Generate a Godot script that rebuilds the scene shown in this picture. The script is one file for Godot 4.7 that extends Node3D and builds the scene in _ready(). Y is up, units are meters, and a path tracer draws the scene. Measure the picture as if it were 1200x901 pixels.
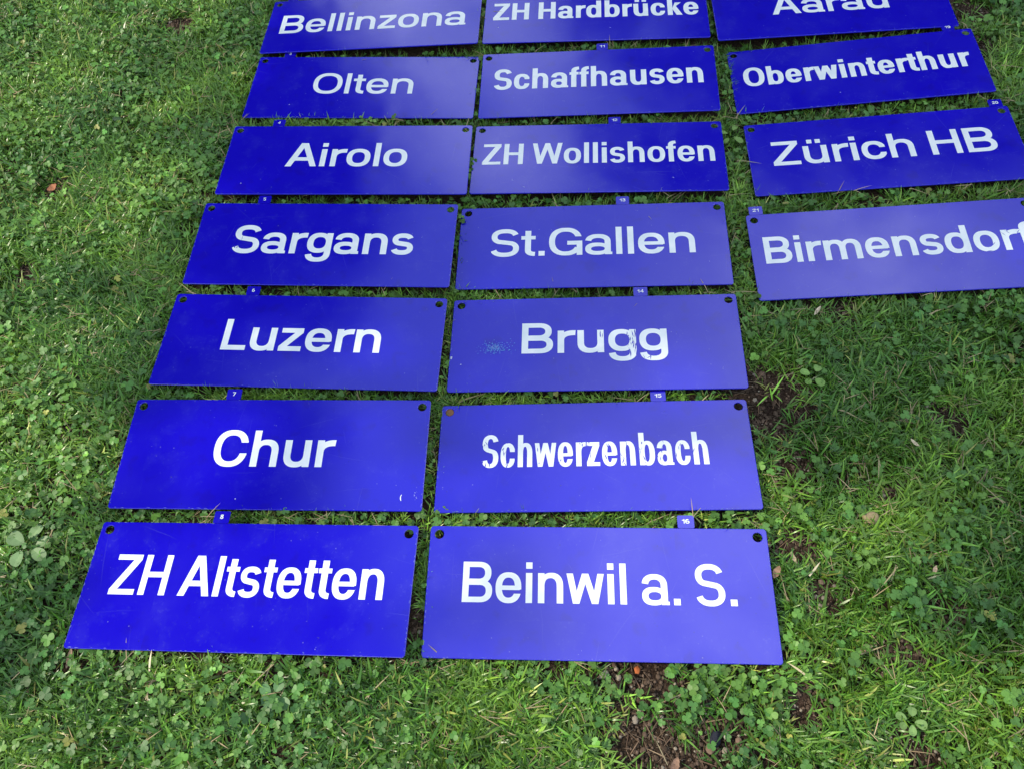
extends Node3D
# Blue enamel station signs laid out in three columns on a lawn.

const SW := 0.55          # width of a sign in metres
const SH := 0.2101        # height of a sign
const PLATE := 0.0024     # thickness of the sheet
const HOLE_X := 0.2600
const HOLE_Y := 0.0912
const HOLE_R := 0.0078
const TURF := 0.024       # how far the soil lies below the signs

# text, x, z, turn in degrees, y, tilt across, tilt along (in sign widths), number, cap height, baseline, stem, label
var SIGNS := [
	["Bellinzona", -0.4126, -3.2638, -8.77, 0.0112, 0.0146, 0.0188, 2, 0.0730, -0.0310, 0.180],
	["Olten", -0.4717, -2.8564, -10.00, -0.0108, -0.0201, -0.0143, 3, 0.0700, -0.0245, 0.175],
	["Airolo", -0.5402, -2.3949, -8.75, 0.0212, -0.0289, 0.0131, 4, 0.0720, -0.0230, 0.183],
	["Sargans", -0.6374, -1.9736, -9.98, 0.0170, -0.0107, -0.0341, 5, 0.0715, -0.0268, 0.195],
	["Luzern", -0.7137, -1.5558, -9.61, 0.0050, -0.0251, 0.0092, 6, 0.0712, -0.0256, 0.190],
	["Chur", -0.7951, -1.1283, -8.35, 0.0133, -0.0189, -0.0300, 7, 0.0695, -0.0262, 0.190],
	["ZH Altstetten", -0.8591, -0.7014, -9.03, 0.0248, 0.0125, 0.0229, 8, 0.0667, -0.0186, 0.170],
	["ZH Hardbrücke", 0.5964, -3.1195, -9.44, 0.0059, 0.0008, 0.0045, 10, 0.0655, -0.0185, 0.195],
	["Schaffhausen", 0.5326, -2.6863, -9.20, -0.0087, 0.0146, -0.0436, 11, 0.0665, -0.0162, 0.195],
	["ZH Wollishofen", 0.4582, -2.2564, -9.56, -0.0144, 0.0062, 0.0252, 12, 0.0640, -0.0187, 0.180],
	["St.Gallen", 0.3632, -1.8266, -8.84, -0.0236, 0.0149, -0.0160, 13, 0.0702, -0.0255, 0.185],
	["Brugg", 0.2998, -1.4037, -8.51, -0.0232, 0.0173, 0.0154, 14, 0.0690, -0.0240, 0.190],
	["Schwerzenbach", 0.2279, -0.9851, -7.70, -0.0192, 0.0126, 0.0430, 15, 0.0632, -0.0217, 0.155],
	["Beinwil a. S.", 0.1657, -0.5527, -8.33, -0.0061, -0.0124, -0.0258, 16, 0.0648, -0.0193, 0.168],
	["Aarau", 1.6089, -2.9473, -8.09, 0.0105, 0.0217, 0.0080, 18, 0.0700, -0.0228, 0.190],
	["Oberwinterthur", 1.5888, -2.5353, -7.97, -0.0057, 0.0690, -0.0025, 19, 0.0620, -0.0195, 0.205],
	["Zürich HB", 1.5367, -2.0723, -8.28, 0.0017, 0.0591, 0.0082, 20, 0.0700, -0.0235, 0.185],
	["Birmensdorf", 1.4208, -1.6066, -7.83, 0.0, 0.0526, -0.0268, 21, 0.0655, -0.0195, 0.190],
]
# half the inked width of each word
var INK := {"Bellinzona": 0.2392, "Olten": 0.1225, "Airolo": 0.1357, "Sargans": 0.1915, "Luzern": 0.1555, "Chur": 0.1085, "ZH Altstetten": 0.2286, "ZH Hardbrücke": 0.2537, "Schaffhausen": 0.2440, "ZH Wollishofen": 0.2534, "St.Gallen": 0.2082, "Brugg": 0.1374, "Schwerzenbach": 0.1969, "Beinwil a. S.": 0.2166, "Aarau": 0.1363, "Oberwinterthur": 0.2470, "Zürich HB": 0.2257, "Birmensdorf": 0.2500}

var rng := RandomNumberGenerator.new()
var M := {}
var sign_frames := []      # Transform3D of every sign
var soil_noise := FastNoiseLite.new()
var SOIL := [ # bare patches: x, z, radius
	[0.458, -0.605, 0.095], [0.450, -0.545, 0.03], [0.467, -0.475, 0.04], [0.444, -0.262, 0.035], [0.127, -0.177, 0.065], [0.122, -0.085, 0.065], [0.165, -0.045, 0.05],
	[0.418, -0.338, 0.035], [0.598, -0.409, 0.03], [-1.007, -1.131, 0.035], [-0.976, -1.372, 0.045], [0.53, -0.15, 0.035], [0.36, -0.10, 0.035], [0.5, -0.02, 0.04],
	[0.75, -0.52, 0.04], [1.16, -1.42, 0.06], [1.2, -1.55, 0.07], [-0.745, -1.926, 0.05], [0.638, -0.765, 0.035], [-0.2, -0.29, 0.025], [0.62, -0.20, 0.03], [0.235, -0.08, 0.04], [-0.95, -0.5, 0.03], [0.04, -0.36, 0.03]]


func _ready() -> void:
	rng.seed = 20417
	# ---- camera
	var cam := Camera3D.new()
	cam.name = "camera"
	var pitch := deg_to_rad(60.4022)
	var roll := deg_to_rad(-7.7169)
	var r0 := Vector3.RIGHT
	var f0 := Vector3(0, -sin(pitch), -cos(pitch))
	var u0 := Vector3(0, cos(pitch), -sin(pitch))
	cam.transform = Transform3D(Basis(r0 * cos(roll) + u0 * sin(roll), -r0 * sin(roll) + u0 * cos(roll), -f0), Vector3(0, 1.2271, 0))
	cam.fov = 53.08
	cam.near = 0.02
	cam.far = 500.0
	add_child(cam)
	cam.current = true
	# ---- sky and exposure
	var sky_mat := ProceduralSkyMaterial.new()
	sky_mat.sky_top_color = Color(0.74, 0.83, 0.95)
	sky_mat.sky_horizon_color = Color(0.95, 0.96, 0.97)
	sky_mat.sky_curve = 0.2
	sky_mat.ground_bottom_color = Color(0.12, 0.15, 0.08)
	sky_mat.ground_horizon_color = Color(0.3, 0.33, 0.25)
	sky_mat.sun_angle_max = 12.0
	sky_mat.sky_cover = cloud_cover()
	sky_mat.sky_cover_modulate = Color(1.3, 1.3, 1.3, 1)
	var sky := Sky.new()
	sky.sky_material = sky_mat
	var env := Environment.new()
	env.background_mode = Environment.BG_SKY
	env.sky = sky
	env.background_energy_multiplier = 0.84
	env.tonemap_mode = Environment.TONE_MAPPER_LINEAR
	env.tonemap_exposure = 1.32
	env.sdfgi_enabled = true
	env.ssao_enabled = true
	env.ssil_enabled = true
	var we := WorldEnvironment.new()
	we.name = "world_environment"
	we.environment = env
	add_child(we)
	# ---- sun, high on the left
	var sun := DirectionalLight3D.new()
	sun.name = "sun"
	sun.light_energy = 1.15
	sun.light_color = Color(1.0, 0.95, 0.87)
	sun.light_angular_distance = 0.7
	sun.shadow_enabled = true
	add_child(sun)
	var az := deg_to_rad(-86.0)
	var el := deg_to_rad(42.5)
	var to_sun := Vector3(sin(az) * cos(el), sin(el), -cos(az) * cos(el))
	sun.look_at_from_position(to_sun * 40.0, Vector3.ZERO, Vector3.UP)

	make_materials()
	soil_noise.seed = 11
	soil_noise.frequency = 1.0
	soil_noise.noise_type = FastNoiseLite.TYPE_SIMPLEX_SMOOTH
	for s in SIGNS:
		sign_frames.append(frame_of(s))
	make_ground()
	make_trees()
	make_signs()
	make_lawn()
	make_small_things()


# ------------------------------------------------------------------ helpers
func tag(o: Node, label: String, category: String, group := "", kind := "") -> void:
	if label: o.set_meta("label", label)
	if category: o.set_meta("category", category)
	if group: o.set_meta("group", group)
	if kind: o.set_meta("kind", kind)


var taken := {}
func numbered(called: String) -> String:
	if not taken.has(called):
		taken[called] = 0
		return called
	taken[called] += 1
	return "%s_%03d" % [called, taken[called]]


func obj(called: String, mesh: Mesh, mat: Material, parent: Node = null) -> MeshInstance3D:
	var o := MeshInstance3D.new()
	o.mesh = mesh
	if mat: o.material_override = mat
	if parent == null:
		o.name = numbered(called)
		add_child(o)
	else:
		o.name = called
		parent.add_child(o, true)
	return o


func lin(r: float, g: float, b: float) -> Color:
	return Color(r, g, b).linear_to_srgb()


func ground_y(x: float, z: float) -> float:
	var sum := 0.0
	var wsum := 0.06
	for f in sign_frames:
		var d2: float = (x - f.origin.x) * (x - f.origin.x) + (z - f.origin.z) * (z - f.origin.z)
		if d2 > 1.0: continue
		var w := exp(-d2 / 0.05)
		var n: Vector3 = f.basis.y
		var dx: float = clampf(x - f.origin.x, -0.35, 0.35)
		var dz: float = clampf(z - f.origin.z, -0.2, 0.2)
		sum += w * (f.origin.y - (n.x * dx + n.z * dz) / n.y)
		wsum += w
	return sum / wsum - TURF + 0.006 * soil_noise.get_noise_2d(x * 5.0, z * 5.0)


func frame_of(s: Array) -> Transform3D:
	var t := deg_to_rad(s[3])
	var c := cos(t)
	var sn := sin(t)
	# local x to the right of the sign, local z down the sign (towards the reader), local y out of its face
	var ex := Vector3(c, s[5], -sn).normalized()
	var ez := Vector3(sn, s[6], c)
	ez = (ez - ex * ez.dot(ex)).normalized()
	var ey := ez.cross(ex)
	return Transform3D(Basis(ex, ey, ez), Vector3(s[1] * SW, s[4] * SW, s[2] * SW))


# distance inside a sign's outline at a ground point (positive inside, in metres), or -1 when far
func sign_depth(x: float, z: float) -> Array:
	var best := -9.0
	var away := Vector2.ZERO
	for f in sign_frames:
		var dx: float = x - f.origin.x
		var dz: float = z - f.origin.z
		if dx * dx + dz * dz > 0.13: continue
		var lx: float = dx * f.basis.x.x + dz * f.basis.x.z
		var lz: float = dx * f.basis.z.x + dz * f.basis.z.z
		var ix := SW * 0.5 - absf(lx)
		var iz := SH * 0.5 - absf(lz)
		var d := minf(ix, iz)
		if d > best:
			best = d
			if ix < iz: away = Vector2(f.basis.x.x, f.basis.x.z) * signf(lx)
			else: away = Vector2(f.basis.z.x, f.basis.z.z) * signf(lz)
	return [best, away]


# ------------------------------------------------------------------ sky
func cloud_cover() -> ImageTexture:
	var n := FastNoiseLite.new()
	n.seed = 10
	n.noise_type = FastNoiseLite.TYPE_SIMPLEX_SMOOTH
	n.frequency = 1.1
	n.fractal_octaves = 5
	var w := 512
	var h := 256
	var im := Image.create(w, h, false, Image.FORMAT_RGBA8)
	for y in h:
		var lat := (0.5 - (y + 0.5) / h) * PI
		for x in w:
			var lon := (x + 0.5) / w * TAU
			var d := Vector3(cos(lat) * sin(lon), sin(lat), cos(lat) * cos(lon))
			var p := d / maxf(d.y + 0.35, 0.2)
			var c := smoothstep(-0.05, 0.40, n.get_noise_3d(p.x * 1.2, 0.3, p.z * 1.2)) if d.y > -0.05 else 0.0
			im.set_pixel(x, y, Color(1, 1, 1, c * 0.95))
	return ImageTexture.create_from_image(im)


# ------------------------------------------------------------------ materials
func noise_tex(freq: float, octaves: int, a: Color, b: Color, sd: int, size := 512, as_normal := false, bump := 4.0) -> NoiseTexture2D:
	var t := NoiseTexture2D.new()
	var n := FastNoiseLite.new()
	n.seed = sd
	n.noise_type = FastNoiseLite.TYPE_SIMPLEX_SMOOTH
	n.frequency = freq
	n.fractal_octaves = octaves
	t.noise = n
	t.width = size
	t.height = size
	t.seamless = true
	if as_normal:
		t.as_normal_map = true
		t.bump_strength = bump
	else:
		var g := Gradient.new()
		g.set_color(0, a)
		g.set_color(1, b)
		t.color_ramp = g
	return t


func leafy(rough: float, back: Color) -> StandardMaterial3D:
	var m := StandardMaterial3D.new()
	m.vertex_color_use_as_albedo = true
	m.roughness = rough
	m.metallic_specular = 0.45
	m.backlight_enabled = true
	m.backlight = back
	m.cull_mode = BaseMaterial3D.CULL_DISABLED
	return m


func plain(c: Color, rough: float, spec := 0.5) -> StandardMaterial3D:
	var m := StandardMaterial3D.new()
	m.albedo_color = c
	m.roughness = rough
	m.metallic_specular = spec
	return m


# enamel: blue with dust specks, drag marks and faint stains
func enamel_texture(sd: int, dusty: float) -> ImageTexture:
	var r := RandomNumberGenerator.new()
	r.seed = sd
	var n := FastNoiseLite.new()
	n.seed = sd
	n.frequency = 0.012
	n.fractal_octaves = 5
	var size := 768
	var im := Image.create(size, size, false, Image.FORMAT_RGB8)
	var blue := Vector3(0.0075, 0.0034, 0.43)
	var dust := Vector3(0.24, 0.26, 0.42)
	var stain := Vector3(0.010, 0.004, 0.25)
	for y in size:
		for x in size:
			var v := n.get_noise_2d(x, y)
			var f := n.get_noise_2d(x * 7.0 + 900.0, y * 7.0)
			var d := clampf((v - 0.12) * 0.055 + (0.05 if f > 0.36 else 0.0) * maxf(0.0, v + 0.3), 0.0, 1.0) * dusty
			var s := clampf((-v - 0.33) * 1.4, 0.0, 0.35)
			var c := blue.lerp(dust, d).lerp(stain, s)
			im.set_pixel(x, y, Color(c.x, c.y, c.z).linear_to_srgb())
	# fine drag marks
	for k in 70:
		var p := Vector2(r.randf() * size, r.randf() * size)
		var a := r.randfn(0.0, 0.5) + (PI * 0.5 if r.randf() < 0.4 else 0.0)
		var ln := int(r.randf_range(15, 120))
		var st := r.randf_range(0.03, 0.14) * dusty
		for i in ln:
			a += r.randfn(0.0, 0.01)
			p += Vector2(cos(a), sin(a))
			var px := posmod(int(p.x), size)
			var py := posmod(int(p.y), size)
			var c := im.get_pixel(px, py).srgb_to_linear()
			var e := Vector3(c.r, c.g, c.b).lerp(dust, st * sin(PI * i / ln))
			im.set_pixel(px, py, Color(e.x, e.y, e.z).linear_to_srgb())
	# specks
	for k in 280:
		var px := r.randi_range(0, size - 3)
		var py := r.randi_range(0, size - 3)
		var e := dust if r.randf() < 0.55 else Vector3(0.006, 0.005, 0.08)
		var c0 := im.get_pixel(px, py).srgb_to_linear()
		var q := Vector3(c0.r, c0.g, c0.b).lerp(e, r.randf_range(0.15, 0.6))
		im.fill_rect(Rect2i(px, py, 1 + r.randi() % 2, 1 + r.randi() % 2), Color(q.x, q.y, q.z).linear_to_srgb())
	return ImageTexture.create_from_image(im)


func make_materials() -> void:
	var rough := noise_tex(0.008, 5, Color(0.5, 0.5, 0.5), Color(1, 1, 1), 31)
	var wave := noise_tex(0.004, 3, Color.BLACK, Color.WHITE, 77, 512, true, 1.2)
	var alb := [enamel_texture(3, 0.7), enamel_texture(8, 1.3), enamel_texture(21, 0.9)]
	M.enamel = []
	for k in SIGNS.size():
		var m := StandardMaterial3D.new()
		m.albedo_texture = alb[[0, 2, 0, 2, 2, 0, 2, 2, 0, 1, 0, 2, 0, 2, 0, 2, 1, 0][k]]
		m.roughness = [0.15, 0.15, 0.15, 0.17, 0.18, 0.19, 0.2, 0.16, 0.16, 0.18, 0.24, 0.28, 0.28, 0.28, 0.18, 0.18, 0.2, 0.28][k]
		m.roughness_texture = rough
		m.roughness_texture_channel = BaseMaterial3D.TEXTURE_CHANNEL_RED
		m.metallic_specular = 0.64
		m.normal_enabled = true
		m.normal_texture = wave
		m.normal_scale = 0.17
		m.uv1_triplanar = true
		m.uv1_scale = Vector3(1.5, 1.5, 1.5)
		m.uv1_offset = Vector3(0.37 * k, 0.0, 0.61 * k)
		M.enamel.append(m)
	var paint := StandardMaterial3D.new()
	paint.albedo_color = Color.WHITE
	paint.albedo_texture = noise_tex(0.02, 5, lin(0.64, 0.71, 0.73), lin(0.80, 0.82, 0.82), 41)
	paint.roughness = 0.4
	paint.uv1_triplanar = true
	paint.uv1_world_triplanar = true
	paint.uv1_scale = Vector3(2.6, 2.6, 2.6)
	M.paint = paint
	M.chip = plain(lin(0.55, 0.6, 0.68), 0.6)
	M.wear = plain(lin(0.13, 0.17, 0.52), 0.5)
	M.scuff = plain(lin(0.11, 0.34, 0.62), 0.7)
	M.rust = plain(lin(0.20, 0.105, 0.06), 0.9, 0.2)
	M.steel = plain(lin(0.035, 0.035, 0.06), 0.6)
	M.grass = leafy(0.34, Color(0.35, 0.45, 0.2))
	M.clover = leafy(0.5, Color(0.3, 0.42, 0.2))
	M.straw = leafy(0.8, Color(0.2, 0.18, 0.1))
	var soil := StandardMaterial3D.new()
	soil.vertex_color_use_as_albedo = true
	soil.albedo_texture = noise_tex(0.03, 5, Color(0.45, 0.42, 0.4), Color(1, 1, 1), 12, 1024)
	soil.roughness = 0.95
	soil.metallic_specular = 0.2
	soil.normal_enabled = true
	soil.normal_texture = noise_tex(0.05, 5, Color.BLACK, Color.WHITE, 13, 1024, true, 12.0)
	soil.uv1_triplanar = true
	soil.uv1_world_triplanar = true
	soil.uv1_scale = Vector3(4, 4, 4)
	M.soil = soil
	M.crumb = plain(Color.WHITE, 0.95, 0.2)
	M.crumb.vertex_color_use_as_albedo = true
	M.bark = plain(lin(0.09, 0.07, 0.05), 0.95, 0.2)
	M.leaf = leafy(0.55, Color(0.3, 0.4, 0.15))
	M.dry = leafy(0.85, Color(0.2, 0.15, 0.08))
	M.dry.metallic_specular = 0.25
	M.stone = plain(Color.WHITE, 0.9, 0.3)
	M.stone.albedo_texture = noise_tex(0.04, 4, Color(0.7, 0.68, 0.62), Color(1, 1, 1), 51)
	M.stone.vertex_color_use_as_albedo = true
	M.stone.uv1_triplanar = true
	M.stone.uv1_scale = Vector3(12, 12, 12)


# ------------------------------------------------------------------ ground
func make_ground() -> void:
	var xs := PackedFloat32Array([-160, -60, -25, -12, -7, -4.5])
	var x := -3.0
	while x < 3.2:
		xs.append(x)
		x += 0.03
	xs.append_array(PackedFloat32Array([4.5, 7, 12, 25, 60, 160]))
	var zs := PackedFloat32Array([-160, -60, -25, -12, -7, -5])
	var z := -3.8
	while z < 1.4:
		zs.append(z)
		z += 0.03
	zs.append_array(PackedFloat32Array([2.5, 4.5, 7, 12, 25, 60, 160]))
	var st := SurfaceTool.new()
	st.begin(Mesh.PRIMITIVE_TRIANGLES)
	var brown := Color(0.095, 0.066, 0.047)
	var green := Color(0.045, 0.085, 0.02)
	for j in zs.size():
		for i in xs.size():
			var px := xs[i]
			var pz := zs[j]
			var y := ground_y(px, pz) + 0.004 * soil_noise.get_noise_2d(px * 30.0, pz * 30.0)
			var v := 0.8 + 0.5 * soil_noise.get_noise_2d(px * 9.0 + 50.0, pz * 9.0)
			var out := smoothstep(2.1, 2.9, maxf(absf(px - 0.1), absf(pz + 1.1)))
			st.set_color((brown * v).lerp(green, out))
			st.add_vertex(Vector3(px, y, pz))
	var w := xs.size()
	for j in zs.size() - 1:
		for i in w - 1:
			var a := j * w + i
			for q in [a, a + 1, a + w, a + 1, a + w + 1, a + w]:
				st.add_index(q)
	st.generate_normals()
	var o := obj("ground", st.commit(), M.soil)
	tag(o, "dark brown garden soil showing through the lawn", "soil", "", "structure")


# ------------------------------------------------------------------ lettering: a plain bold grotesque drawn from strokes
# Each glyph is a list of polygons that do not overlap; cap height is 1.
var P := []
var kw := 1.0
var kv := 0.19
var kt := 0.16
const XH := 0.735
const DESC := -0.285


func add(poly: PackedVector2Array) -> void:
	if Geometry2D.is_polygon_clockwise(poly): poly.reverse()
	var todo := [poly]
	for prev in P:
		var next := []
		for q in todo:
			for c in Geometry2D.clip_polygons(q, prev):
				if not Geometry2D.is_polygon_clockwise(c) and area(c) > 0.00002: next.append(c)
		todo = next
	P.append_array(todo)


func area(c: PackedVector2Array) -> float:
	var s := 0.0
	for i in c.size():
		s += c[i].cross(c[(i + 1) % c.size()])
	return absf(s) * 0.5


func cut(poly: PackedVector2Array) -> void:
	if Geometry2D.is_polygon_clockwise(poly): poly.reverse()
	var next := []
	for q in P:
		for c in Geometry2D.clip_polygons(q, poly):
			if not Geometry2D.is_polygon_clockwise(c) and area(c) > 0.00002: next.append(c)
	P = next


func rect(x0: float, y0: float, x1: float, y1: float) -> PackedVector2Array:
	return PackedVector2Array([Vector2(x0, y0), Vector2(x1, y0), Vector2(x1, y1), Vector2(x0, y1)])


func quad(a: Vector2, b: Vector2, c: Vector2, d: Vector2) -> PackedVector2Array:
	return PackedVector2Array([a, b, c, d])


func on_oval(cx: float, cy: float, rx: float, ry: float, deg: float, n: float) -> Vector2:
	var a := deg_to_rad(deg)
	var c := cos(a)
	var s := sin(a)
	return Vector2(cx + rx * signf(c) * pow(absf(c), 2.0 / n), cy + ry * signf(s) * pow(absf(s), 2.0 / n))


func band(cx: float, cy: float, rx: float, ry: float, v: float, t: float, a0: float, a1: float, n := 2.35) -> PackedVector2Array:
	var out := PackedVector2Array()
	var steps := int(ceil(absf(a1 - a0) / 9.0))
	for i in steps + 1:
		out.append(on_oval(cx, cy, rx, ry, lerpf(a0, a1, float(i) / steps), n))
	for i in steps + 1:
		out.append(on_oval(cx, cy, rx - v, ry - t, lerpf(a1, a0, float(i) / steps), n))
	return out


# a band whose counter is set off to one side, so that a bowl thins where it grows out of a stem
func bowl(o0: float, o1: float, i0: float, i1: float, cy: float, ry: float, t: float, a0: float, a1: float, n := 2.35) -> PackedVector2Array:
	var out := PackedVector2Array()
	var steps := int(ceil(absf(a1 - a0) / 9.0))
	for i in steps + 1:
		out.append(on_oval((o0 + o1) / 2, cy, (o1 - o0) / 2, ry, lerpf(a0, a1, float(i) / steps), n))
	for i in steps + 1:
		out.append(on_oval((i0 + i1) / 2, cy, (i1 - i0) / 2, ry - t, lerpf(a1, a0, float(i) / steps), n))
	return out


func oval_ring(cx: float, cy: float, rx: float, ry: float, v: float, t: float) -> void:
	add(band(cx, cy, rx, ry, v, t, 0, 180))
	add(band(cx, cy, rx, ry, v, t, 180, 360))


# a pen drawn along a path: broad across vertical runs, thinner across horizontal ones
func pen(path: PackedVector2Array, v: float, t: float) -> PackedVector2Array:
	var l := PackedVector2Array()
	var r := PackedVector2Array()
	for i in path.size():
		var d := (path[mini(i + 1, path.size() - 1)] - path[maxi(i - 1, 0)]).normalized()
		var n := Vector2(-d.y, d.x)
		var hw := sqrt(pow(v * 0.5 * n.x, 2) + pow(t * 0.5 * n.y, 2))
		l.append(path[i] + n * hw)
		r.append(path[i] - n * hw)
	r.reverse()
	l.append_array(r)
	return l


func ess(w: float, h: float, v: float, t: float, ov: float) -> void:
	var path := PackedVector2Array()
	var rx := w * 0.5 - v * 0.5
	var top := h + ov - t * 0.5
	var bot := -ov + t * 0.5
	var mid := (top + bot) * 0.5 + h * 0.012
	var r1 := (top - mid) * 0.5
	var r2 := (mid - bot) * 0.5
	for i in 25:
		path.append(on_oval(w * 0.5, mid + r1, rx * 0.95, r1, lerpf(14, 236, i / 24.0), 2.3))
	for i in 25:
		path.append(on_oval(w * 0.5, mid - r2, rx, r2, lerpf(56, -166, i / 24.0), 2.3))
	add(pen(path, v, t * 1.04))


# glyph outline into P; returns its inked width (sidebearings are added by the layout)
func glyph(ch: String) -> float:
	P = []
	var v := kv
	var t := kt
	var w := 0.0
	var ov := 0.012
	match ch:
		"o":
			w = 0.74 * kw
			oval_ring(w / 2, XH / 2, w / 2, XH / 2 + ov, v, t)
		"c":
			w = 0.68 * kw
			oval_ring(w * 0.52, XH / 2, w * 0.52, XH / 2 + ov, v, t)
			cut(rect(w * 0.52, XH * 0.36, 2, XH * 0.64))
			cut(rect(w, -1, 3, 2))
		"e":
			w = 0.72 * kw
			oval_ring(w / 2, XH / 2, w / 2, XH / 2 + ov, v, t)
			cut(rect(w * 0.5, XH * 0.30, 2, XH * 0.44))
			add(rect(v * 0.6, XH * 0.42, w - v * 0.25, XH * 0.42 + t * 0.82))
		"s":
			w = 0.64 * kw
			ess(w, XH, v * 0.94, t, ov)
		"a":
			w = 0.70 * kw
			add(rect(w - v, 0, w, XH * 0.64))
			add(band(w / 2, XH * 0.64, w / 2, XH * 0.36 + ov, v, t, 0, 172, 2.3))
			cut(rect(-1, 0, w * 0.45, XH * 0.66))
			for k in 2: add(bowl(0, w - v * 0.3, v * 0.97, w - v, XH * 0.285, XH * 0.285 + ov, t * 0.92, 180 * k, 180 + 180 * k))
			add(rect(w - v * 0.5, 0, w + v * 0.22, t * 0.62))
			w += v * 0.22
		"n", "h", "r", "m", "u", "ü":
			var rise := XH * 0.44
			if ch == "m":
				w = 1.14 * kw
				add(rect(0, 0, v, XH))
				var half := (w + v) / 2
				for k in 2:
					var x0 := (half - v) * k
					add(rect(x0 + half - v, 0, x0 + half, XH - rise))
					add(bowl(x0 + v * 0.3, x0 + half, x0 + v, x0 + half - v, XH - rise, rise + ov, t, 0, 180))
			elif ch == "r":
				w = 0.44 * kw
				add(rect(0, 0, v, XH))
				add(bowl(v * 0.3, w * 2 - v * 0.3, v, w * 2 - v, XH - rise, rise + ov * 0.5, t * 1.1, 86, 180, 2.4))
			else:
				w = 0.70 * kw
				if ch == "h": add(rect(0, 0, v, 1.0))
				else: add(rect(0, 0, v, XH))
				add(rect(w - v, 0, w, XH - rise))
				add(bowl(v * 0.3, w, v, w - v, XH - rise, rise + ov, t, 0, 180))
				if ch == "u" or ch == "ü":
					var turned := []
					for q in P:
						var e := PackedVector2Array()
						for pt in q: e.append(Vector2(w - pt.x, XH - pt.y))
						turned.append(e)
					P = turned
				if ch == "ü":
					add(rect(w * 0.5 - v * 1.16, 0.84, w * 0.5 - v * 0.28, 1.0))
					add(rect(w * 0.5 + v * 0.28, 0.84, w * 0.5 + v * 1.16, 1.0))
		"b", "d", "g":
			w = 0.73 * kw
			if ch == "b":
				add(rect(0, 0, v, 1.0))
				for k in 2: add(bowl(v * 0.25, w, v, w - v, XH / 2, XH / 2 + ov, t, 180 * k, 180 + 180 * k))
			elif ch == "d":
				add(rect(w - v, 0, w, 1.0))
				for k in 2: add(bowl(0, w - v * 0.25, v, w - v, XH / 2, XH / 2 + ov, t, 180 * k, 180 + 180 * k))
			else:
				add(rect(w - v, 0.02, w, XH))
				for k in 2: add(bowl(0, w - v * 0.25, v, w - v, XH / 2 + 0.02, XH / 2 - 0.02 + ov, t, 180 * k, 180 + 180 * k))
				add(band(w * 0.5, 0.02, w * 0.5, 0.02 - DESC, v, t * 0.95, 188, 360, 2.4))
		"i":
			w = v
			add(rect(0, 0, v, XH))
			add(rect(0, 0.84, v, 1.0))
		"l":
			w = v
			add(rect(0, 0, v, 1.0))
		"k":
			w = 0.70 * kw
			add(rect(0, 0, v, 1.0))
			add(quad(Vector2(v * 0.7, 0.24), Vector2(w * 0.93 - v * 1.2, XH), Vector2(w * 0.95, XH), Vector2(v * 0.7, 0.42 - 0.12 * kw)))
			add(quad(Vector2(w * 0.32, XH * 0.5), Vector2(w * 0.32 + v * 0.72, XH * 0.74), Vector2(w, 0), Vector2(w - v * 1.2, 0)))
		"t", "f":
			w = 0.40 * kw
			var x0 := w * 0.5 - v * 0.55
			if ch == "t":
				add(rect(x0, 0.22, x0 + v, 0.93))
				add(band(x0 + v + 0.13 * kw, 0.22, v + 0.13 * kw, 0.22 + ov * 0.4, v, t, 180, 268, 2.4))
			else:
				add(rect(x0, 0, x0 + v, 0.78))
				add(band(x0 + v + 0.13 * kw, 0.78, v + 0.13 * kw, 0.22 + ov * 0.4, v, t, 92, 180, 2.4))
			add(rect(0, XH - t * 0.88, w, XH))
		"w", "W":
			var hgt := XH if ch == "w" else 1.0
			w = (1.04 if ch == "w" else 1.30) * kw
			var a := v * minf(1.06, 0.62 + 0.42 * kw)
			var q := w / 4
			add(quad(Vector2(0, hgt), Vector2(a, hgt), Vector2(q + a * 0.5, 0), Vector2(q - a * 0.5, 0)))
			add(quad(Vector2(q - a * 0.5, 0), Vector2(q + a * 0.5, 0), Vector2(2 * q + a * 0.5, hgt), Vector2(2 * q - a * 0.5, hgt)))
			add(quad(Vector2(2 * q - a * 0.5, hgt), Vector2(2 * q + a * 0.5, hgt), Vector2(3 * q + a * 0.5, 0), Vector2(3 * q - a * 0.5, 0)))
			add(quad(Vector2(3 * q - a * 0.5, 0), Vector2(3 * q + a * 0.5, 0), Vector2(w, hgt), Vector2(w - a, hgt)))
		"z", "Z":
			var hgt := XH if ch == "z" else 1.0
			w = (0.62 if ch == "z" else 0.80) * kw
			add(rect(0, 0, w, t))
			add(rect(w * 0.02, hgt - t, w * 0.99, hgt))
			var a := v * 1.28
			add(quad(Vector2(0, t * 0.98), Vector2(a, t * 0.98), Vector2(w * 0.99, hgt - t * 0.98), Vector2(w * 0.99 - a, hgt - t * 0.98)))
		"A":
			w = 0.98 * kw
			var a := v * 1.1
			add(quad(Vector2(0, 0), Vector2(a, 0), Vector2(w * 0.5 + a * 0.42, 1), Vector2(w * 0.5 - a * 0.58, 1)))
			add(quad(Vector2(w - a, 0), Vector2(w, 0), Vector2(w * 0.5 + a * 0.58, 1), Vector2(w * 0.5 - a * 0.42, 1)))
			add(rect(w * 0.2, 0.24, w * 0.8, 0.24 + t))
			var e := w * 0.2
			cut(quad(Vector2(-1, 0.2), Vector2(w * 0.5 - a * 0.58 - 0.5 * (w * 0.5 - a * 0.58) * 1.52, 0.24), Vector2(w * 0.5 - a * 0.58, 1.0), Vector2(-1, 1.0)) if e < 0 else rect(-3, -3, -2, -2))
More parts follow.
